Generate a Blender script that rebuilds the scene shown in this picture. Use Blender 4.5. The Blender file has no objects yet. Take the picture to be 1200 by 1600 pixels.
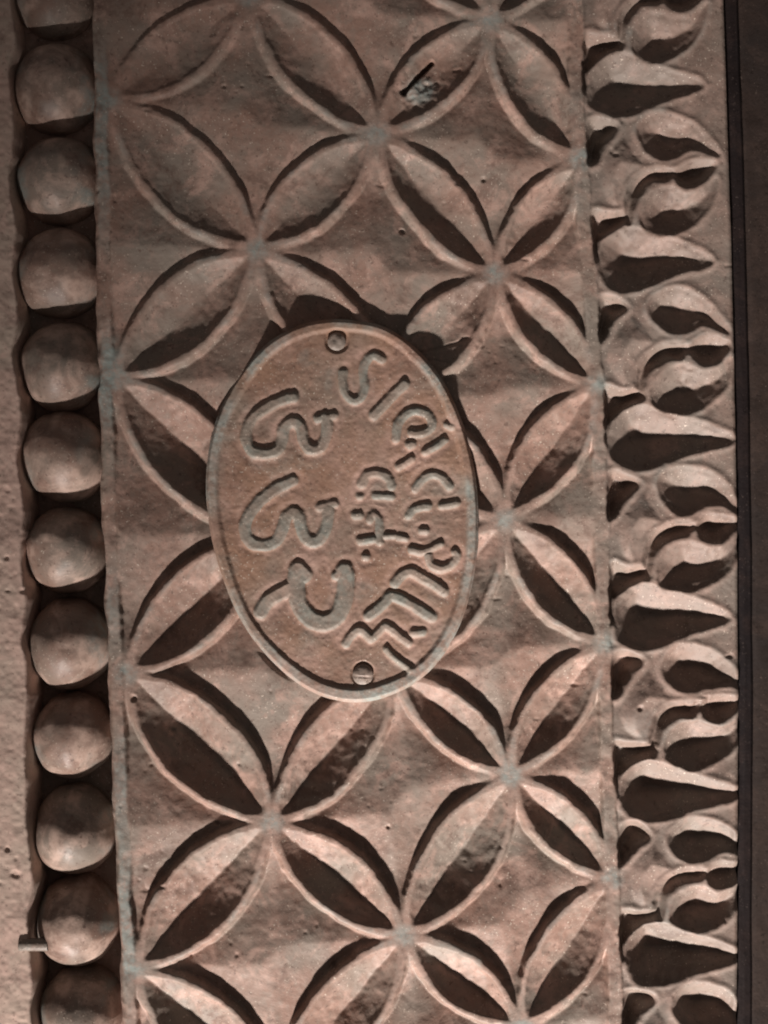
import bpy, math
import numpy as np
from math import radians

# ------------------------------------------------------------------ camera, light, exposure
S = 0.0002                     # metres per carving unit
Z0 = 1.5                       # height of the middle of the detail above the floor
scene = bpy.context.scene
C = scene.collection

def W(x, y, h=0.0):            # carving units (x right, y down, h out of the wood) -> world
    return ((x - 600) * S, -h * S, Z0 + (800 - y) * S)

cam_d = bpy.data.cameras.new("camera")
cam = bpy.data.objects.new("camera", cam_d)
C.objects.link(cam)
CAM_DIST = 0.50
cam.location = (0, -CAM_DIST, Z0)
cam.rotation_euler = (radians(90), 0, 0)
cam_d.sensor_fit = 'VERTICAL'
cam_d.sensor_height = 32
cam_d.lens = 32 * CAM_DIST / (1600 * S)
cam_d.clip_start = 0.01
cam_d.clip_end = 50
scene.camera = cam

world = bpy.data.worlds.new("World")
scene.world = world
world.use_nodes = True
bg = world.node_tree.nodes["Background"]
bg.inputs[0].default_value = (1.0, 0.86, 0.80, 1)
bg.inputs[1].default_value = 0.095

def lamp(px, py, elev, azim, dist, watts, half, blend, col, radius):
    ld = bpy.data.lights.new("floor_spot", 'SPOT')
    lo = bpy.data.objects.new("floor_spot", ld)
    C.objects.link(lo)
    tx, ty, tz = W(px, py)
    e, a = radians(elev), radians(azim)
    d = (math.cos(e) * math.sin(a), -math.sin(e), -math.cos(e) * math.cos(a))
    lo.location = (tx + d[0] * dist, ty + d[1] * dist, tz + d[2] * dist)
    from mathutils import Vector
    lo.rotation_euler = Vector((-d[0], -d[1], -d[2])).to_track_quat('-Z', 'Y').to_euler()
    ld.energy = watts
    ld.spot_size = radians(2 * half)
    ld.spot_blend = blend
    ld.color = col
    ld.shadow_soft_size = radius
    return lo
lamp(975, 4235, 28.5, -11, 2.384, 1110, 8.75, 0.33, (1.0, 0.915, 0.86), 0.095)

scene.view_settings.view_transform = 'Standard'
scene.view_settings.look = 'None'
scene.view_settings.exposure = 0
scene.view_settings.gamma = 1
scene.cycles.max_bounces = 5
scene.cycles.filter_width = 2.0

# ------------------------------------------------------------------ numeric helpers
def hash2(ix, iy, seed):
    h = (ix.astype(np.int64) * 374761393 + iy.astype(np.int64) * 668265263 + seed * 1274126177) & 0xFFFFFFFF
    h = ((h ^ (h >> 13)) * 1274126177) & 0xFFFFFFFF
    h = ((h ^ (h >> 16)) * 2246822519) & 0xFFFFFFFF
    return ((h ^ (h >> 15)) & 0xFFFFFF) / float(0xFFFFFF) * 2 - 1

def noise(x, y, scale, seed):
    u, v = x / scale, y / scale
    iu, iv = np.floor(u), np.floor(v)
    fu, fv = u - iu, v - iv
    fu = fu * fu * (3 - 2 * fu); fv = fv * fv * (3 - 2 * fv)
    a = hash2(iu, iv, seed); b = hash2(iu + 1, iv, seed)
    c = hash2(iu, iv + 1, seed); d = hash2(iu + 1, iv + 1, seed)
    return (a * (1 - fu) + b * fu) * (1 - fv) + (c * (1 - fu) + d * fu) * fv

def fbm(x, y, scale, seed, octaves=3):
    t = 0; amp = 1.0
    for k in range(octaves):
        t = t + amp * noise(x + 17.3 * k, y - 9.1 * k, scale, seed + k)
        scale *= 0.5; amp *= 0.5
    return t

def sstep(a, b, x):
    t = np.clip((x - a) / (b - a), 0, 1)
    return t * t * (3 - 2 * t)

def spline(pts, closed=True, n=8):
    P = np.array(pts, float); N = len(P); out = []
    segs = N if closed else N - 1
    for i in range(segs):
        if closed:
            p0, p1, p2, p3 = P[(i - 1) % N], P[i], P[(i + 1) % N], P[(i + 2) % N]
        else:
            p0, p1, p2, p3 = P[max(i - 1, 0)], P[i], P[i + 1], P[min(i + 2, N - 1)]
        for k in range(n):
            t = k / n
            out.append(0.5 * ((2 * p1) + (p2 - p0) * t + (2 * p0 - 5 * p1 + 4 * p2 - p3) * t * t
                              + (3 * p1 - p0 - 3 * p2 + p3) * t ** 3))
    if not closed:
        out.append(P[-1])
    return np.array(out)

def seg_dist(x, y, line, closed=False):
    d = np.full(x.shape, 1e9)
    n = len(line)
    for i in range(n if closed else n - 1):
        ax, ay = line[i]; bx, by = line[(i + 1) % n]
        dx, dy = bx - ax, by - ay
        L = dx * dx + dy * dy + 1e-9
        t = np.clip(((x - ax) * dx + (y - ay) * dy) / L, 0, 1)
        d = np.minimum(d, (x - ax - t * dx) ** 2 + (y - ay - t * dy) ** 2)
    return np.sqrt(d)

def poly_sdf(x, y, poly):      # positive inside
    inside = np.zeros(x.shape, bool)
    n = len(poly)
    for i in range(n):
        ax, ay = poly[i]; bx, by = poly[(i + 1) % n]
        c = ((ay > y) != (by > y)) & (x < (bx - ax) * (y - ay) / (by - ay + 1e-12) + ax)
        inside ^= c
    d = seg_dist(x, y, poly, True)
    return np.where(inside, d, -d)

def tag(o, label=None, cat=None, group=None, kind=None):
    if label: o['label'] = label
    if cat: o['category'] = cat
    if group: o['group'] = group
    if kind: o['kind'] = kind
    return o

def empty(name, loc):
    o = bpy.data.objects.new(name, None)
    o.empty_display_size = 0.02
    o.location = loc
    C.objects.link(o)
    return o

def mesh_obj(name, co, quads, mat, parent=None, attrs=None, smooth=True):
    me = bpy.data.meshes.new(name)
    me.vertices.add(len(co))
    me.vertices.foreach_set("co", np.ascontiguousarray(co, np.float32).ravel())
    q = np.ascontiguousarray(quads, np.int32)
    me.loops.add(q.size)
    me.loops.foreach_set("vertex_index", q.ravel())
    me.polygons.add(len(q))
    me.polygons.foreach_set("loop_start", np.arange(len(q), dtype=np.int32) * q.shape[1])
    me.polygons.foreach_set("loop_total", np.full(len(q), q.shape[1], np.int32))
    me.polygons.foreach_set("use_smooth", np.full(len(q), smooth))
    if attrs:
        for k, v in attrs.items():
            a = me.attributes.new(k, 'FLOAT', 'POINT')
            a.data.foreach_set("value", np.ascontiguousarray(v, np.float32))
    me.update(calc_edges=True)
    me.materials.append(mat)
    o = bpy.data.objects.new(name, me)
    C.objects.link(o)
    if parent is not None:
        o.parent = parent
        o.matrix_parent_inverse.identity()
    return o

def grid_faces(nr, nc):
    i = np.arange(nr * nc).reshape(nr, nc)
    # y runs down with rows; front faces -y (towards the camera)
    return np.stack([i[:-1, :-1], i[1:, :-1], i[1:, 1:], i[:-1, 1:]], -1).reshape(-1, 4)

def to_world(x, y, h, origin):
    return np.stack([(x - 600) * S - origin[0], -h * S - origin[1], Z0 + (800 - y) * S - origin[2]], -1)

def sub_mesh(name, co, faces, mat, parent, attrs):
    u, inv = np.unique(faces.ravel(), return_inverse=True)
    return mesh_obj(name, co[u], inv.reshape(faces.shape), mat, parent, {k: v[u] for k, v in attrs.items()})

# ------------------------------------------------------------------ materials
def new_mat(name, rough, spec):
    m = bpy.data.materials.new(name); m.use_nodes = True
    nt = m.node_tree; b = nt.nodes["Principled BSDF"]
    b.inputs["Roughness"].default_value = rough
    b.inputs["Specular IOR Level"].default_value = spec
    return m, nt, b

def n_noise(nt, vec, scale, detail=4, rough=0.6, dist=0.0):
    n = nt.nodes.new("ShaderNodeTexNoise")
    n.inputs["Scale"].default_value = scale
    n.inputs["Detail"].default_value = detail
    n.inputs["Roughness"].default_value = rough
    n.inputs["Distortion"].default_value = dist
    nt.links.new(vec, n.inputs["Vector"])
    return n.outputs["Fac"]

def n_ramp(nt, fac, lo, hi, vlo=0.0, vhi=1.0):
    r = nt.nodes.new("ShaderNodeMapRange")
    r.interpolation_type = 'SMOOTHSTEP'
    r.inputs["From Min"].default_value = lo; r.inputs["From Max"].default_value = hi
    r.inputs["To Min"].default_value = vlo; r.inputs["To Max"].default_value = vhi
    nt.links.new(fac, r.inputs["Value"])
    return r.outputs["Result"]

def n_mix(nt, fac, a, b):
    m = nt.nodes.new("ShaderNodeMix"); m.data_type = 'RGBA'
    for s, v in ((0, fac), (6, a), (7, b)):
        if isinstance(v, (tuple, float, int)):
            m.inputs[s].default_value = (*v, 1) if isinstance(v, tuple) else v
        else:
            nt.links.new(v, m.inputs[s])
    return m.outputs[2]

def n_mul(nt, a, b):
    m = nt.nodes.new("ShaderNodeMath"); m.operation = 'MULTIPLY'
    for i, v in enumerate((a, b)):
        if isinstance(v, (int, float)): m.inputs[i].default_value = v
        else: nt.links.new(v, m.inputs[i])
    return m.outputs[0]

def n_attr(nt, name):
    a = nt.nodes.new("ShaderNodeAttribute"); a.attribute_name = name
    return a.outputs["Fac"]

def n_bump(nt, bsdf, h_list, strength=0.6):
    prev = None
    for fac, dist in h_list:
        b = nt.nodes.new("ShaderNodeBump")
        b.inputs["Strength"].default_value = strength
        b.inputs["Distance"].default_value = dist
        nt.links.new(fac, b.inputs["Height"])
        if prev is not None: nt.links.new(prev, b.inputs["Normal"])
        prev = b.outputs["Normal"]
    nt.links.new(prev, bsdf.inputs["Normal"])

def weathered(name, base, pink, grey, teal=None, rough=0.6, spec=0.35, dust=(0.5, 0.42, 0.35), use_wear=True, rust=None):
    m, nt, b = new_mat(name, rough, spec)
    tc = nt.nodes.new("ShaderNodeTexCoord").outputs["Object"]
    c = n_mix(nt, n_ramp(nt, n_noise(nt, tc, 38, 3, 0.55), 0.36, 0.66), base, grey)
    c = n_mix(nt, n_ramp(nt, n_noise(nt, tc, 95, 5, 0.68, 0.6), 0.46, 0.68, 0, 0.8), c, pink)
    c = n_mix(nt, n_ramp(nt, n_noise(nt, tc, 420, 4, 0.7), 0.44, 0.7, 0, 0.45), c, grey)
    c = n_mix(nt, n_ramp(nt, n_noise(nt, tc, 52, 5, 0.75, 0.4), 0.52, 0.66, 0, 0.7), c, tuple(v * 0.55 for v in base))
    if rust:
        c = n_mix(nt, n_ramp(nt, n_noise(nt, tc, 30, 3, 0.6), 0.42, 0.62, 0.0, 0.75), c, rust)
    dk = tuple(v * 0.45 for v in base)
    c = n_mix(nt, n_ramp(nt, n_noise(nt, tc, 640, 3, 0.7), 0.58, 0.70, 0, 0.7), c, dk)
    if use_wear and teal:
        w = n_attr(nt, "wear")
        c = n_mix(nt, n_mul(nt, w, n_ramp(nt, n_noise(nt, tc, 300, 4, 0.7), 0.3, 0.62, 0.15, 0.95)), c, teal)
        p = n_attr(nt, "rub")
        c = n_mix(nt, n_mul(nt, p, n_ramp(nt, n_noise(nt, tc, 260, 3, 0.65), 0.3, 0.65, 0.1, 0.85)), c,
                  tuple(min(1, v * 1.25) for v in pink))
    # grains of pale dust caught on the rough surface
    sp = n_mul(nt, n_ramp(nt, n_noise(nt, tc, 1500, 2, 0.5), 0.655, 0.71), n_ramp(nt, n_noise(nt, tc, 60, 2, 0.5), 0.38, 0.58))
    c = n_mix(nt, sp, c, dust)
    nt.links.new(c, b.inputs["Base Color"])
    n_bump(nt, b, [(n_noise(nt, tc, 330, 4, 0.6), 0.00032), (n_noise(nt, tc, 1300, 3, 0.6), 0.00010)], 0.5)
    return m

BASE = (0.245, 0.152, 0.118); PINK = (0.41, 0.268, 0.218); GREY = (0.215, 0.178, 0.148); TEAL = (0.238, 0.275, 0.258)
M_wood = weathered("weathered_paint_on_wood", BASE, PINK, GREY, TEAL)
M_bead = weathered("weathered_bead_paint", BASE, (0.47, 0.34, 0.28), GREY, TEAL, rough=0.5, spec=0.4)
M_border = weathered("weathered_border_paint", (0.205, 0.142, 0.115), (0.30, 0.208, 0.172), (0.195, 0.160, 0.135), TEAL)
M_plate = weathered("old_plate_paint", (0.250, 0.145, 0.105), (0.345, 0.222, 0.18), (0.22, 0.17, 0.135), (0.28, 0.30, 0.275), rough=0.6, spec=0.35, rust=(0.270, 0.155, 0.102))
M_letter = weathered("old_letter_paint", (0.245, 0.178, 0.140), (0.33, 0.23, 0.185), (0.22, 0.188, 0.155), (0.222, 0.226, 0.198), rough=0.6, spec=0.35)
M_wall = weathered("old_wall_plaster", (0.49, 0.345, 0.29), (0.56, 0.39, 0.33), (0.44, 0.35, 0.29), None, rough=0.85, spec=0.15)
M_dark = weathered("very_dark_brown_wood", (0.017, 0.0115, 0.011), (0.028, 0.018, 0.016), (0.013, 0.010, 0.0105), None, rough=0.7, spec=0.12, dust=(0.06, 0.045, 0.04))  # near-black brown base colour over the whole door stile
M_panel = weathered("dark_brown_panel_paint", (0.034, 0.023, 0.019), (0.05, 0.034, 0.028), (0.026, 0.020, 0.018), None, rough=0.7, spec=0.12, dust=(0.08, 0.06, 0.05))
M_back = weathered("raw_dark_wood", (0.14, 0.09, 0.07), (0.2, 0.135, 0.11), (0.12, 0.09, 0.075), None)
M_metal = weathered("dull_old_metal", (0.23, 0.175, 0.145), (0.30, 0.215, 0.175), (0.20, 0.175, 0.15), None, rough=0.55, spec=0.4)

def blur(a):
    b = a.copy()
    b[1:-1, 1:-1] = (a[1:-1, 1:-1] * 4 + 2 * (a[:-2, 1:-1] + a[2:, 1:-1] + a[1:-1, :-2] + a[1:-1, 2:])
                     + a[:-2, :-2] + a[:-2, 2:] + a[2:, :-2] + a[2:, 2:]) / 16
    return b

# ------------------------------------------------------------------ layout of the carving
nodes = {
 'a0': (168, -290), 'a1': (172, 158), 'a2': (180, 590), 'a3': (196, 1052), 'a4': (212, 1515), 'a5': (225, 1960),
 'b0': (390, -6), 'b1': (402, 392), 'b2': (408, 835), 'b3': (425, 1285), 'b4': (440, 1712),
 'c0': (575, -190), 'c1': (590, 208), 'c2': (606, 622), 'c3': (618, 1052), 'c4': (632, 1462), 'c5': (650, 1870),
 'd0': (765, 28), 'd1': (775, 430), 'd2': (788, 812), 'd3': (798, 1212), 'd4': (815, 1606),
 'e0': (896, -120), 'e1': (907, 247), 'e2': (932, 602), 'e3': (945, 1006), 'e4': (955, 1372), 'e5': (966, 1745)}
links = []
for i in range(5):
    links += [(f'a{i}', f'b{i}'), (f'a{i+1}', f'b{i}')]
    links += [(f'c{i}', f'b{i}'), (f'c{i+1}', f'b{i}')]
    links += [(f'c{i}', f'd{i}'), (f'c{i+1}', f'd{i}')]
    links += [(f'e{i}', f'd{i}'), (f'e{i+1}', f'd{i}')]
links = [l for l in links if -120 < (nodes[l[0]][1] + nodes[l[1]][1]) / 2 < 1720]
star_c = []
col = {k: [nodes[n] for n in sorted(nodes) if n[0] == k] for k in 'abcde'}
for k in 'abcde':
    for p, q in zip(col[k][:-1], col[k][1:]):
        star_c.append(((p[0] + q[0]) / 2, (p[1] + q[1]) / 2))
star_c = np.array(star_c)

def left_line(y):  return np.interp(y, [-100, 0, 590, 1000, 1600, 1700], [156, 157, 168, 181, 207, 211])
def right_line(y): return np.interp(y, [-100, 0, 250, 600, 1000, 1370, 1600, 1700], [893, 897, 908, 932, 944, 956, 963, 966])
def right_edge(y): return np.interp(y, [-100, 0, 400, 800, 1100, 1600, 1700], [1129, 1133, 1146, 1154, 1156, 1154, 1154])

# ------------------------------------------------------------------ the carved board as one relief, cut into its pieces
STEP = 1.5
Y0, Y1 = -60, 1660
ys = np.arange(Y0, Y1 + STEP, STEP)
NC = 680
tcol = np.linspace(0, 1, NC)
yy = np.repeat(ys[:, None], NC, 1)
xl = left_line(yy) - 17 + 4 * fbm(yy * 0 + 3, yy, 45, 5, 2)
xr = right_edge(yy)
xx = xl + (xr - xl) * tcol[None, :]
NR = len(ys)

# hand-carved unevenness: the outlines wander a little
wx = xx + 2.6 * noise(xx, yy, 70, 11) + 1.3 * fbm(xx, yy, 20, 21, 2)
wy = yy + 2.6 * noise(xx, yy, 70, 31) + 1.3 * fbm(xx, yy, 20, 41, 2)
wx = wx + 0.8 * noise(xx, yy, 8, 43); wy = wy + 0.8 * noise(xx, yy, 8, 44)

low = sstep(150, 1250, yy)                    # the carving is deeper towards the foot
d_in = np.full(xx.shape, -1e9)                # distance inside the nearest petal (negative outside)
pid = np.full(xx.shape, -1, int)
across = np.zeros(xx.shape)
acc = np.zeros(xx.shape)
rng = np.random.RandomState(4)
HALF = 0.182
pet_depth = np.ones(len(links))
for k, (a, b) in enumerate(links):
    A, B = np.array(nodes[a], float), np.array(nodes[b], float)
    L = np.linalg.norm(B - A); u = (B - A) / L; v = np.array([-u[1], u[0]])
    M = (A + B) / 2
    dd = None
    for sgn in (-1, 1):
        h = L * HALF * (1 + 0.09 * rng.randn() * 0.7)
        R = (L * L / 4 + h * h) / (2 * h)
        c = M - sgn * v * (R - h)
        box = (np.abs(wx - M[0]) < 260) & (np.abs(wy - M[1]) < 260)
        di = np.where(box, R - np.hypot(wx - c[0], wy - c[1]), -1e9)
        dd = di if dd is None else np.minimum(dd, di)
    pet_depth[k] = 1 + 0.14 * rng.randn()
    acc += np.where(dd > -300, np.exp(np.clip(dd, -300, 30) / 5.0), 0)
    up = dd > d_in
    d_in = np.where(up, dd, d_in); pid = np.where(up, k, pid)
    across = np.where(up, L, across)

nd = np.full(xx.shape, 1e9)
for n, (x0, y0) in nodes.items():
    nd = np.minimum(nd, (wx - x0) ** 2 + (wy - y0) ** 2)
nd = np.sqrt(nd)
fade = sstep(14, 105, nd)

RW = 9.0 + 2.0 * noise(xx, yy, 90, 51)
dh = np.clip(d_in - RW, 0, None)
wmax = np.maximum(across * HALF - RW, 8)
pd = np.where(pid >= 0, pet_depth[np.clip(pid, 0, None)], 1)
t = np.clip(dh / wmax, 0, 1)
round_p = 1 - (1 - t) ** 2
vee = t
D = (21 + 11 * low) * pd
vmix = sstep(0.0, 0.55, low)
h_pet = -(15 * pd * round_p * (1 - vmix) + vmix * (0.56 + 0.08 * low) * (0.9 + 0.1 * pd) * wmax * (0.93 * vee + 0.07 * round_p))
# gouge marks running along the petals
h_pet *= sstep(13, 34, nd)
h_pet += (0.45 + 0.3 * low) * sstep(0, 0.25, t) * fbm(wx + wy * 0.4, wy - wx * 0.4, 16, 61, 3)
do = np.clip(-d_in, 0, None)
ds = np.clip(-5.0 * np.log(acc + 1e-27), 0, 95)
wd = (11.5 + 6.5 * low) * fade
h_star = -wd * sstep(0, 8, do) + fade * (4 * (1 - np.exp(-do / 30)) + 0.235 * ds)
h_star += 0.5 * fbm(xx, yy, 34, 71, 2) * sstep(3, 20, do)
h = np.where(d_in > 0, h_pet, h_star)
# rounded rims
tr = np.clip((d_in - RW * 0.5) / (RW * 0.5 + 2.5), -1, 1)
h += (1.8 * (1 - tr * tr) - 1.2 * np.exp(-((np.abs(tr) - 1) / 0.35) ** 2)) * fade

# plain bands left and right of the flower field
ll, rl = left_line(wy), right_line(wy)
bandL = sstep(13, 7, np.abs(wx - ll + 2)); bandR = sstep(15, 9, np.abs(wx - rl))
inside_field = (wx > ll) & (wx < rl)
hb = 1.5 + 0.9 * fbm(xx, yy, 22, 81, 3)
h = h * (1 - np.maximum(bandL, bandR)) + hb * np.maximum(bandL, bandR)
h = np.where(wx < ll - 4, hb, h)
h = np.where(wx < ll - 7, hb - 0.12 * (ll - 7 - wx) ** 2, h)

# -------- leaf border on the right: hollows cut into a flat ground
T_spike = [(1138, 966), (1085, 940), (1040, 921), (1010, 910), (985, 914), (966, 938), (962, 972), (972, 998), (996, 1012), (1030, 1007), (1075, 989)]
T_curl = [(1150, 1078), (1138, 1052), (1115, 1025), (1085, 1011), (1056, 1012), (1038, 1026), (1036, 1048), (1048, 1070), (1068, 1081), (1090, 1076), (1108, 1068), (1130, 1068)]
T_tip = [(1147, 1096), (1125, 1086), (1102, 1088), (1086, 1102), (1092, 1118), (1110, 1127), (1130, 1120)]
T_neck = [(1088, 1100), (1062, 1096), (1036, 1104), (1016, 1124), (1007, 1152), (1006, 1180), (1016, 1182), (1021, 1156), (1032, 1134), (1052, 1118), (1076, 1116)]
T_comma = [(1151, 1114), (1128, 1133), (1102, 1137), (1078, 1128), (1058, 1132), (1041, 1146), (1031, 1168), (1036, 1192), (1056, 1204), (1084, 1199), (1116, 1180), (1140, 1152)]
T_low = [(958, 1162), (984, 1166), (1010, 1164), (1018, 1176), (990, 1196), (970, 1214), (962, 1242), (954, 1250), (950, 1200)]
T_side = [(962, 1020), (984, 1018), (1004, 1034), (984, 1056), (968, 1084), (952, 1088), (954, 1050)]
T_tulip = [(1080, 1098), (1045, 1085), (1026, 1060), (1012, 1040), (990, 1058), (972, 1082), (964, 1112), (968, 1142), (984, 1162), (1004, 1160), (1014, 1126), (1040, 1104)]
tips = [(1080, -142), (1091, 133), (1110, 405), (1138, 685), (1138, 965), (1154, 1240), (1152, 1494), (1152, 1768)]
bars = [902, 908, 925, 937, 948, 957, 966, 972]
leaf_kinds = [("pointed_leaf", T_spike), ("curled_leaf", T_curl), ("leaf_tip", T_tip), ("stem_groove", T_neck),
              ("bent_leaf", T_comma), ("corner_hollow", T_low), ("corner_hollow", T_side), ("flower_bud", T_tulip)]
in_border = wx > rl + 10
hbd = -1.0 + 0.6 * fbm(xx, yy, 40, 91, 2)
leaf_id = np.full(xx.shape, -1, int)
motif_id = np.zeros(xx.shape, int)
border_names = []
hol = np.zeros(xx.shape)
for r in range(len(tips) - 1):
    (tx, ty), (tx2, ty2) = tips[r], tips[r + 1]
    x0 = bars[r]; sy = (ty2 - ty) / 277.0
    f = float(np.interp(ty, [-142, 133, 685, 965, 1240], [0.0, 0.0, 0.2, 0.55, 1.0]))
    motif_id[yy > ty - 62] = r
    for q, (nm, T) in enumerate(leaf_kinds):
        P = []
        for (px, py) in T:
            ky = (py - 965) * sy
            bx = np.interp(ty + ky, [b[1] for b in tips], bars)
            txx = np.interp(ty + ky, [b[1] for b in tips], [b[0] for b in tips])
            P.append((bx + 4 + (px - 955) * (txx - bx) / 182.0 + 1.6 * rng.randn(), ty + ky + 1.6 * rng.randn()))
        P = spline(P, True, 5)
        bx0, bx1, by0, by1 = P[:, 0].min() - 14, P[:, 0].max() + 14, P[:, 1].min() - 14, P[:, 1].max() + 14
        rows = np.where((ys > by0) & (ys < by1))[0]
        if len(rows) < 3: continue
        sl = slice(rows[0], rows[-1] + 1)
        X, Y = wx[sl], wy[sl]
        m = (X > bx0) & (X < bx1)
        d = np.full(X.shape, -50.0)
        d[m] = poly_sdf(X[m], Y[m], P)
        if nm == "flower_bud":
            g = 3.0 + 0.40 * np.clip(d, 0, 44)
            hol[sl] = np.where(d > -1, np.maximum(hol[sl], g * sstep(-1, 4, d) - 6 * sstep(-1, 3, d)), hol[sl])
        else:
            if nm in ("pointed_leaf", "curled_leaf", "bent_leaf"):
                slope, dep = 0.57 + 0.38 * f, 60
            elif nm in ("leaf_tip",):
                slope, dep = 1.3, 20 + 10 * f
            elif nm == "stem_groove":
                slope, dep = 1.6, 16
            else:
                slope, dep = 2.2, 26
            dm = max(float(d.max()), 1.0); tt = np.clip(d / dm, 0, 1)
            if slope < 1.2: g = -slope * dm * (0.1 * (1 - (1 - tt) ** 2) + 0.9 * tt)
            else: g = -np.minimum(np.clip(d, 0, None) * slope, dep)
            g = g - 1.5 * np.exp(-(d / 4.0) ** 2)
            g = np.where(d > 0, g + sstep(2, 10, d) * 1.0 * fbm(X, Y, 14, 95, 2), 0)
            # a raised lip round each hollow
            lip = 2.2 * np.exp(-((d + 5) / 5.0) ** 2) - 1.5 * np.exp(-(d / 4.0) ** 2)
            hol[sl] = np.where(d > 0, np.minimum(hol[sl], g), np.where(hol[sl] < -1, hol[sl], np.where(np.abs(hol[sl]) > np.abs(lip), hol[sl], lip * (d > -14))))
        lid = len(border_names)
        border_names.append((nm, r))
        leaf_id[sl] = np.where(d > 0, lid, leaf_id[sl])
kb = sstep(8, 16, wx - rl)
hol = blur(blur(hol))
h = h * (1 - kb) + (hbd + hol) * kb
# plain margin by the right edge, gently rounded off
h -= 5 * sstep(9, 0, xr - xx) ** 2

# the bottom and top run on; damage: a split in the petal near the top, chips and small holes
def groove(p, w, dep):
    global h
    line = spline(p, False, 6)
    x0, x1, y0, y1 = line[:, 0].min() - 12, line[:, 0].max() + 12, line[:, 1].min() - 12, line[:, 1].max() + 12
    m = (xx > x0) & (xx < x1) & (yy > y0) & (yy < y1)
    if not m.any(): return
    d = seg_dist(wx[m], wy[m], line)
    h[m] -= dep * sstep(w, w * 0.35, d)
groove([(630, 142), (648, 122), (674, 96)], 4.0, 26)
groove([(652, 548), (690, 540), (730, 528)], 2.2, 3)
groove([(640, 575), (672, 560), (704, 566)], 2.0, 2.5)
for (cx, cy, r_, dp) in [(755, 280, 4, 5), (626, 362, 4, 5), (208, 1090, 5, 5), (268, 1146, 5, 4), (372, 1196, 3, 4), (606, 1292, 3, 4),
                         (520, 1512, 5, 5), (980, 1332, 4, 4), (1000, 1105, 4, 4), (960, 880, 4, 3), (340, 1290, 4, 4)]:
    h -= dp * sstep(r_ * 1.3, r_ * 0.4, np.hypot(wx - cx, wy - cy))
# rough patch of torn wood beside the split
m = np.exp(-(((wx - 655) / 30) ** 2 + ((wy - 140) / 26) ** 2))
h += m * (7 + 5 * fbm(xx, yy, 11, 111, 3))
torn = m
# overall wear of the surface: the upper left corner is handled nearly smooth
smoothed = sstep(820, 120, np.hypot(xx - 60, (yy - 0) * 1.1) + 60 * noise(xx, yy, 150, 145))
fieldm = (wx > ll - 2) & (wx < rl)
h = np.where(fieldm, h * (1 - 0.5 * smoothed), h)
h += 0.75 * fbm(xx, yy, 50, 121, 3) + 0.18 * noise(xx, yy, 6, 131)
pits = noise(xx, yy, 9, 141) * noise(xx, yy, 60, 142)
h -= 1.6 * sstep(0.5, 0.75, pits)

# the carving is pared flat where the number plate is nailed on
pin = np.hypot((xx - 536) / 205, (yy - 798) / 290)
h = np.where(pin < 1.0, np.minimum(h, -4 + 4 * sstep(0.9, 1.0, pin)), h)
# soften the cutter marks very slightly
h = blur(h)

# worn-through green-grey undercoat at the joints and on the bands, pale rubbed rims
wear = sstep(26, 4, nd) * 0.9 + np.maximum(bandL * sstep(-0.35, 0.5, noise(xx, yy, 120, 151)) * 0.85, bandR * 0.15 * sstep(-.2, .5, noise(xx, yy, 100, 152)))
wear = wear + 0.5 * sstep(0.15, 0.6, noise(xx, yy, 46, 153)) * np.exp(-((d_in - 3) / 5) ** 2) * (~in_border)
lipmask = np.clip(hol, 0, 2) / 2 * in_border
wear = np.clip(wear + 0.35 * lipmask * sstep(0.0, 0.6, noise(xx, yy, 60, 154)), 0, 1)
wear = wear + 1.1 * np.exp(-((wx - 170) / 17) ** 2 - ((wy - 575) / 55) ** 2) * sstep(-0.5, 0.3, noise(xx, yy, 24, 155))
wear = np.clip(wear + 0.9 * sstep(0.3, 0.75, torn), 0, 1)
rub = np.clip(np.exp(-((d_in - 3.5) / 5) ** 2) * (~in_border) * 0.28 + 0.35 * lipmask, 0, 1)

h[:, 0] = -95; h[:, -1] = -120; h[0, :] = -95; h[-1, :] = -95
ORG = (0.0, 0.0, Z0 - (Y1 - 800) * S)
co = to_world(xx, yy, h, ORG).reshape(-1, 3)
F = grid_faces(NR, NC)
fc = lambda a: a[:-1, :-1].reshape(-1)
frame = empty("carved_door_frame", ORG)
tag(frame, "weathered brown carved door jamb with petal lattice, bead moulding and leaf border", "door frame", None, "thing")
attrs = {"wear": wear.ravel(), "rub": rub.ravel()}

f_pet = fc(d_in) > 0
f_band = (fc(bandL) > 0.5) | (fc(wx) < fc(ll) - 4)
f_bandR = (fc(np.abs(wx - rl)) < 12) & ~(fc(in_border))
f_border = fc(in_border)
f_pid = fc(pid)
cx, cy = fc(wx), fc(wy)
best = np.full(cx.shape, 1e18); f_star = np.zeros(cx.shape, int)
for k, (sx, sy_) in enumerate(star_c):
    dd = (cx - sx) ** 2 + (cy - sy_) ** 2
    u = dd < best
    best[u] = dd[u]; f_star[u] = k
key = np.where(f_pet, 1000 + f_pid, 2000 + f_star)
key = np.where(f_bandR, 3001, key)
key = np.where(f_band, 3000, key)
f_leaf = fc(leaf_id)
key = np.where(f_border, np.where(f_leaf >= 0, 5000 + f_leaf, 4000 + fc(motif_id)), key)
order = np.argsort(key, kind='stable')
ks = key[order]
uniq, start = np.unique(ks, return_index=True)
ends = list(start[1:]) + [len(ks)]
motif_obj = {}
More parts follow.
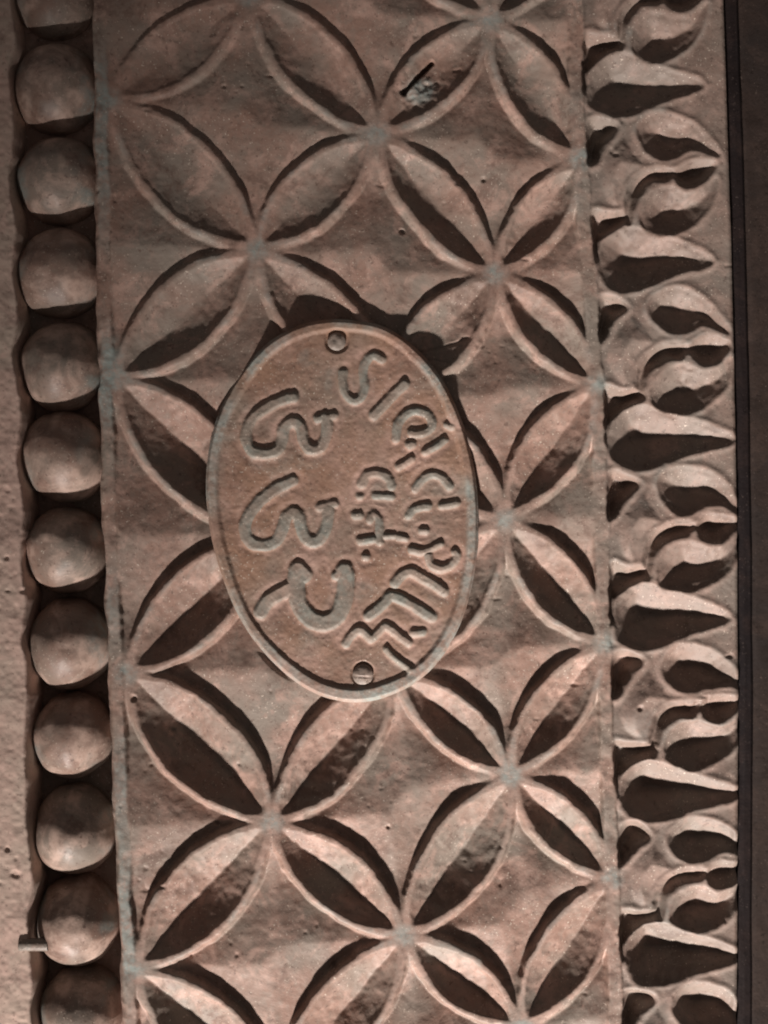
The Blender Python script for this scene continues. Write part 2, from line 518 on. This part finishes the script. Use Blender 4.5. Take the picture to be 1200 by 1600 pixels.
for k, s, e in zip(uniq, start, ends):
    if e - s < 30 and k < 5000: continue
    fs = F[order[s:e]]
    if k < 2000: sub_mesh("petal", co, fs, M_wood, frame, attrs)
    elif k < 3000: sub_mesh("star", co, fs, M_wood, frame, attrs)
    elif k < 4000: sub_mesh("border_band", co, fs, M_wood, frame, attrs)
    elif k < 5000: motif_obj[k - 4000] = sub_mesh("leaf_motif", co, fs, M_border, frame, attrs)
    else:
        nm, r = border_names[k - 5000]
        sub_mesh(nm, co, fs, M_border, motif_obj.get(r, frame), attrs)

# solid timber behind the relief
def box(name, x0, x1, y0, y1, h0, h1, mat, parent, origin, bev=0.0):
    P = [(x0, y0), (x1, y0), (x1, y1), (x0, y1)]
    v = [W(*p, h0) for p in P] + [W(*p, h1) for p in P]
    v = np.array(v) - np.array(origin)
    f = [(0, 1, 2, 3), (7, 6, 5, 4), (0, 4, 5, 1), (1, 5, 6, 2), (2, 6, 7, 3), (3, 7, 4, 0)]
    o = mesh_obj(name, v, f, mat, parent, None, False)
    if bev:
        b = o.modifiers.new("bevel", 'BEVEL'); b.width = bev * S; b.segments = 2
    return o
box("backing_board", 10, 1128, Y0, Y1, -260, -96, M_back, frame, ORG)

# -------- bead moulding: floor of the channel and the beads
cyy, cxx = np.meshgrid(np.arange(Y0, Y1 + 4, 4.0), np.arange(8, 226, 4.0), indexing='ij')
ch = np.interp(cyy, [100, 420, 900], [-46, -60, -84]) + 2.0 * fbm(cxx, cyy, 30, 161, 3)
mesh_obj("bead_channel", to_world(cxx, cyy, ch, ORG).reshape(-1, 3), grid_faces(*cxx.shape), M_wood, frame,
         {"wear": np.zeros(cxx.size), "rub": np.zeros(cxx.size)})
bead_y = [-18, 128, 274, 420, 566, 712, 862, 1010, 1156, 1308, 1452, 1598]
for k, by in enumerate(bead_y):
    nu, nv = 96, 56
    th = np.linspace(0, 2 * np.pi, nu); ph = np.linspace(0.0, np.pi, nv)
    TH, PH = np.meshgrid(th, ph, indexing='xy')
    dx, dy, dz = np.sin(PH) * np.cos(TH), np.sin(PH) * np.sin(TH), np.cos(PH)
    cxb = float(left_line(by)) - float(np.interp(by, [128, 566, 1010, 1450], [76, 81, 84, 88])) + 1.5 * rng.randn()
    rz = float(np.interp(by, [100, 420, 900], [72, 80, 92]))
    rx, ry = 68 + 1.5 * rng.randn(), 72 + 1.2 * rng.randn()
    lump = 1 + 0.055 * fbm(dx * 60 + 500 * k, dy * 60 + dz * 40, 62, 171, 2) + 0.010 * noise(dx * 60 + 900 * k, dy * 60, 13, 172)
    X = cxb + rx * dx * lump; Y = by + ry * dy * lump; H = 24 - rz + rz * dz * lump
    wr = np.clip(sstep(0.35, 0.9, np.abs(dx)) * 0.9 * sstep(-0.1, 0.5, noise(dx * 60 + 200 * k, dy * 60, 25, 173)), 0, 1)
    rb = sstep(0.1, 0.6, noise(dx * 60 + 300 * k, dy * 60, 22, 174)) * 0.7
    q = grid_faces(nv, nu)
    mesh_obj("bead", to_world(X, Y, H, ORG).reshape(-1, 3), q[:, ::-1] * 1, M_bead, frame, {"wear": wr.ravel(), "rub": rb.ravel()})

# ------------------------------------------------------------------ plastered wall on the left
def wall_edge(y):
    return (np.interp(y, [-100, 0, 400, 800, 1200, 1470, 1600, 1700], [27, 28, 29, 41, 50, 57, 62, 66])
            + 3.5 * fbm(y * 0 + 9, y, 60, 181, 3) + 3 * np.cos((y - 640) / 146.0 * 2 * np.pi))
WORG = W(-20, Y1, 0)
gy = np.arange(Y0, Y1 + 2, 2.0); gt = np.linspace(0, 1, 90)
GY = np.repeat(gy[:, None], 90, 1)
GX = -140 + (wall_edge(GY) + 140 + 2 * noise(GY, GY * 0 + gt * 40, 12, 182)) * gt
wh = 6 + 1.6 * fbm(GX, GY, 50, 183, 4) + 0.6 * noise(GX, GY, 6, 184)
wh -= 2.4 * sstep(0.4, 0.8, noise(GX, GY, 13, 185) * (0.6 + noise(GX, GY, 90, 186))) * sstep(500, 900, GY)
de = wall_edge(GY) - GX
wh -= 75 * np.clip((9 - de) / 9, 0, 1) ** 1.6
wh[:, -1] = -120
wh[:, 0] = -120; wh[0] = -120; wh[-1] = -120
wall = mesh_obj("plaster_wall", to_world(GX, GY, wh, WORG).reshape(-1, 3), grid_faces(*GX.shape), M_wall, None)
wall.location = WORG
tag(wall, "narrow strip of pitted pinkish plaster wall left of the beads", "wall", None, "thing")

# ------------------------------------------------------------------ dark door on the right
DORG = W(1190, Y1, -100)
door = empty("dark_door", DORG)
tag(door, "dark brown wooden door edge right of the leaf border", "door", None, "thing")
def strip(name, prof, seed):
    gy = np.arange(Y0, Y1 + 6, 6.0)
    px = np.array([p[0] for p in prof], float); phh = np.array([p[1] for p in prof], float)
    ts = np.linspace(0, 1, 60); s0 = np.linspace(0, 1, len(px))
    X0 = np.interp(ts, s0, px); H0 = np.interp(ts, s0, phh)
    GX = X0[None, :] + right_edge(gy[:, None]) - 1154 + 1.2 * fbm(gy[:, None] * 1.0, X0[None, :], 120, seed, 3)
    GY = np.repeat(gy[:, None], 60, 1)
    GH = H0[None, :] + 0.8 * fbm(GX * 6, GY, 90, seed + 1, 3)
    mesh_obj(name, to_world(GX, GY, GH, DORG).reshape(-1, 3), grid_faces(*GX.shape), M_dark, door)
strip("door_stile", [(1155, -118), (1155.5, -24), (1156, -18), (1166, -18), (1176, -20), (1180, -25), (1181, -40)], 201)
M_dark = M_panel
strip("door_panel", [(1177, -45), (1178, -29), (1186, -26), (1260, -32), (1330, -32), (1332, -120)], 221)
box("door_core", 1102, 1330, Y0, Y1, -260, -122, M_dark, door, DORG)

# ------------------------------------------------------------------ oval number plate
outline = [(545, 500), (600, 511), (648, 543), (690, 592), (722, 660), (740, 730), (747, 800), (744, 875), (728, 950), (700, 1012),
           (658, 1060), (608, 1087), (556, 1097), (505, 1088), (455, 1060), (408, 1014), (372, 960), (345, 893), (328, 826),
           (322, 756), (329, 690), (346, 636), (374, 586), (414, 540), (460, 512), (502, 501)]
OUT = spline(outline, True, 10)
CP = np.array([536.0, 798.0])
PORG = W(536, 1097, -10)
plate = empty("number_plate", PORG)
tag(plate, "oval painted number plate with raised numerals and script nailed over the petals", "number plate")
rel = OUT - CP
ang = np.unwrap(np.arctan2(rel[:, 1], rel[:, 0])); rad = np.hypot(rel[:, 0], rel[:, 1])
o_ = np.argsort(ang % (2 * np.pi)); A_ = (ang % (2 * np.pi))[o_]; R_ = rad[o_]
A_ = np.concatenate([A_ - 2 * np.pi, A_, A_ + 2 * np.pi]); R_ = np.tile(R_, 3)
NT, NRAD = 1200, 210
th = np.linspace(0, 2 * np.pi, NT + 1)[:-1]
Rb = np.interp(th, A_, R_)
rr = np.concatenate([np.linspace(0.0, 1.0, NRAD) ** 0.8 , [1.004, 1.008, 1.010]])
rr[0] = 0.002
PX = CP[0] + np.cos(th)[None, :] * Rb[None, :] * rr[:, None]
PY = CP[1] + np.sin(th)[None, :] * Rb[None, :] * rr[:, None]
dO = poly_sdf(PX, PY, OUT[::2])
dO[-3:] = np.array([-1.0, -2.0, -2.4])[:, None]
qx = PX + 0.9 * fbm(PX, PY, 14, 231, 2); qy = PY + 0.9 * fbm(PX, PY, 14, 241, 2)

letters = [
 ("numeral", [([(458, 621), (436, 627), (412, 640), (395, 655), (386, 672), (386, 692), (396, 706), (416, 709), (434, 703), (441, 688), (444, 670), (456, 659), (470, 668), (474, 688), (484, 702), (500, 700), (510, 682), (511, 660), (507, 652)], 17),
              ([(496, 655), (522, 649)], 13)]),
 ("numeral", [([(458, 752), (436, 761), (414, 776), (398, 792), (386, 812), (384, 832), (394, 848), (414, 852), (432, 845), (442, 828), (446, 810), (457, 800), (467, 808), (472, 828), (482, 844), (497, 844), (509, 828), (513, 806), (512, 792)], 18),
              ([(500, 792), (524, 787)], 13)]),
 ("numeral", [([(408, 956), (418, 940), (438, 927), (454, 918)], 22),
              ([(466, 893), (463, 918), (468, 944), (484, 966), (508, 973), (528, 960), (538, 934), (541, 905), (538, 892)], 27),
              ([(466, 890), (474, 898)], 28), ([(526, 900), (543, 886)], 15)]),
 ("letter", [([(597, 562), (583, 556), (571, 566), (567, 585), (570, 605), (565, 621), (553, 627), (541, 618), (535, 600), (536, 582)], 13)]),
 ("letter", [([(584, 649), (606, 626), (631, 601)], 16)]),
 ("letter", [([(618, 686), (621, 664), (632, 649), (650, 642), (667, 648), (675, 661), (669, 673), (654, 678), (642, 676)], 13), ([(639, 696), (643, 694)], 13),
             ([(664, 706), (680, 698), (694, 688)], 11), ([(697, 664), (704, 668)], 10)]),
 ("letter", [([(622, 730), (643, 717)], 11)]),
 ("letter", [([(565, 757), (573, 743), (590, 740), (605, 746), (611, 760)], 13), ([(586, 775), (611, 776)], 11), ([(560, 776), (564, 776)], 9)]),
 ("letter", [([(554, 806), (562, 805)], 12), ([(577, 812), (583, 803), (591, 812), (593, 832), (593, 846)], 12), ([(563, 846), (584, 842)], 12),
             ([(602, 838), (616, 837)], 10), ([(623, 839), (634, 841)], 10), ([(570, 870), (573, 870)], 11)]),
 ("letter", [([(648, 764), (659, 750), (675, 741), (690, 746), (702, 760)], 13), ([(639, 806), (648, 795), (668, 791)], 12), ([(690, 790), (713, 787)], 11)]),
 ("letter", [([(658, 830), (666, 830)], 10), ([(642, 859), (657, 862), (670, 858), (688, 850)], 11)]),
 ("letter", [([(669, 868), (674, 882), (690, 888), (706, 882), (713, 869), (711, 863)], 13)]),
 ("letter", [([(617, 911), (628, 898), (642, 893), (660, 902), (678, 913), (694, 923)], 15)]),
 ("letter", [([(576, 961), (588, 953), (600, 942), (611, 930), (632, 938), (654, 951), (674, 964)], 16)]),
 ("letter", [([(541, 1006), (553, 987), (566, 985), (580, 997), (592, 987), (603, 978), (616, 987), (638, 1003)], 13), ([(646, 989), (660, 987)], 12)]),
 ("letter", [([(603, 1013), (620, 1030), (640, 1044)], 10)]),
]
dl = np.full(PX.shape, 99.0); lid = np.full(PX.shape, -1, int)
for k, (nm, strokes) in enumerate(letters):
    for pts, w in strokes:
        line = spline(pts, False, 3)
        x0, x1, y0, y1 = line[:, 0].min() - 24, line[:, 0].max() + 24, line[:, 1].min() - 24, line[:, 1].max() + 24
        m = (PX > x0) & (PX < x1) & (PY > y0) & (PY < y1)
        d = seg_dist(qx[m], qy[m], line) - (w + 0.3) / 2
        u = d < dl[m]
        a = dl[m]; a[u] = d[u]; dl[m] = a
        b = lid[m]; b[u] = k; lid[m] = b
PB = 4.5
ph = PB + 0.9 * fbm(PX, PY, 40, 251, 4) + 0.25 * noise(PX, PY, 5, 252)
worn = 0.75 + 0.25 * noise(PX, PY, 70, 253)
ph += 4.4 * worn * sstep(3.2, -4.6, dl) + 0.7 * np.exp(-((dl - 5) / 5) ** 2) * -1
RIMW = 18 + 2 * noise(PX, PY, 120, 254) + 3 * sstep(900, 1090, PY)
rim = sstep(RIMW + 4, RIMW - 5, dO)
ph += rim * 4.2
ph -= 7 * sstep(7, 0, dO) ** 2
ph = np.where(dO < -0.5, np.where(dO < -1.5, np.where(dO < -2.2, -60, -26), -4), ph)
for (cx_, cy_) in ((527, 533), (567, 1052)):
    ph -= 3.5 * sstep(21, 16, np.hypot(PX - cx_, PY - cy_))
pw = np.clip(rim * (0.85 * sstep(-0.5, 0.3, noise(PX, PY, 60, 261))) + 0.25 * sstep(0.3, 0.7, noise(PX, PY, 40, 262)), 0, 1)
pw = np.where(dl < 0, np.clip(0.5 + 0.6 * noise(PX, PY, 25, 263), 0, 1), pw)
pr = np.clip(np.exp(-((dl - 6) / 5) ** 2) * 0.5 * (PY > 0) + 0.5 * sstep(0.0, .6, noise(PX, PY, 55, 264)), 0, 1)
nr, ncx = PX.shape
idx = np.arange(nr * ncx).reshape(nr, ncx)
nxt = np.roll(idx, -1, axis=1)
PF = np.stack([idx[:-1], nxt[:-1], nxt[1:], idx[1:]], -1).reshape(-1, 4)
PF = PF[:, ::-1] if False else PF
pco = to_world(PX, PY, ph, PORG).reshape(-1, 3)
pat = {"wear": pw.ravel(), "rub": pr.ravel()}
fk = np.where(dl[:-1] < 0.6, 10 + lid[:-1], np.where(dO[:-1] < RIMW[:-1] + 1, 1, 0)).reshape(-1)
for k in np.unique(fk):
    fs = PF[fk == k]
    if k == 0:
        o = sub_mesh("plate_face", pco, fs, M_plate, plate, pat)
    elif k == 1:
        o = sub_mesh("plate_rim", pco, fs, M_plate, plate, pat)
    else:
        o = sub_mesh(letters[k - 10][0], pco, fs, M_letter, plate, pat)

def rivet(cx, cy, r, hh, slot, seed):
    nu, nv = 48, 18
    t = np.linspace(0, 2 * np.pi, nu); p = np.linspace(0.02, 1, nv)
    T, Pm = np.meshgrid(t, p, indexing='xy')
    X = cx + r * Pm * np.cos(T); Y = cy + r * Pm * np.sin(T)
    H = PB - 2 + hh * np.sqrt(np.clip(1 - Pm ** 2, 0, 1)) + 0.8 * fbm(X, Y, 9, seed, 2)
    if slot: H -= 1.0 * sstep(2.6, 1.0, np.abs(Y - cy - 3 - 0.05 * (X - cx)))
    H[-1] = PB - 8
    mesh_obj("nail_head", to_world(X, Y, H, PORG).reshape(-1, 3), grid_faces(nv, nu)[:, ::-1], M_metal, plate)
rivet(526, 534, 15, 5, False, 271)
rivet(567, 1054, 17, 7, True, 281)

# ------------------------------------------------------------------ bent nail stub at the foot of the wall strip
NORG = W(45, 1475, -10)
nu = 20; xs = [30, 30.6, 32, 44, 60, 76]; rs = [6, 9, 10, 10, 10, 10]
t = np.linspace(0, 2 * np.pi, nu)
X = np.array(xs)[:, None] + 0 * t[None, :]
Yn = 1475 + np.array(rs)[:, None] * np.cos(t)[None, :]
Hn = 3 + np.array(rs)[:, None] * np.sin(t)[None, :]
nail = mesh_obj("nail", to_world(X, Yn, Hn, NORG).reshape(-1, 3), grid_faces(len(xs), nu), M_metal, None)
nail.location = NORG
tag(nail, "small grey metal nail stub stuck between the plaster strip and a low bead", "nail")
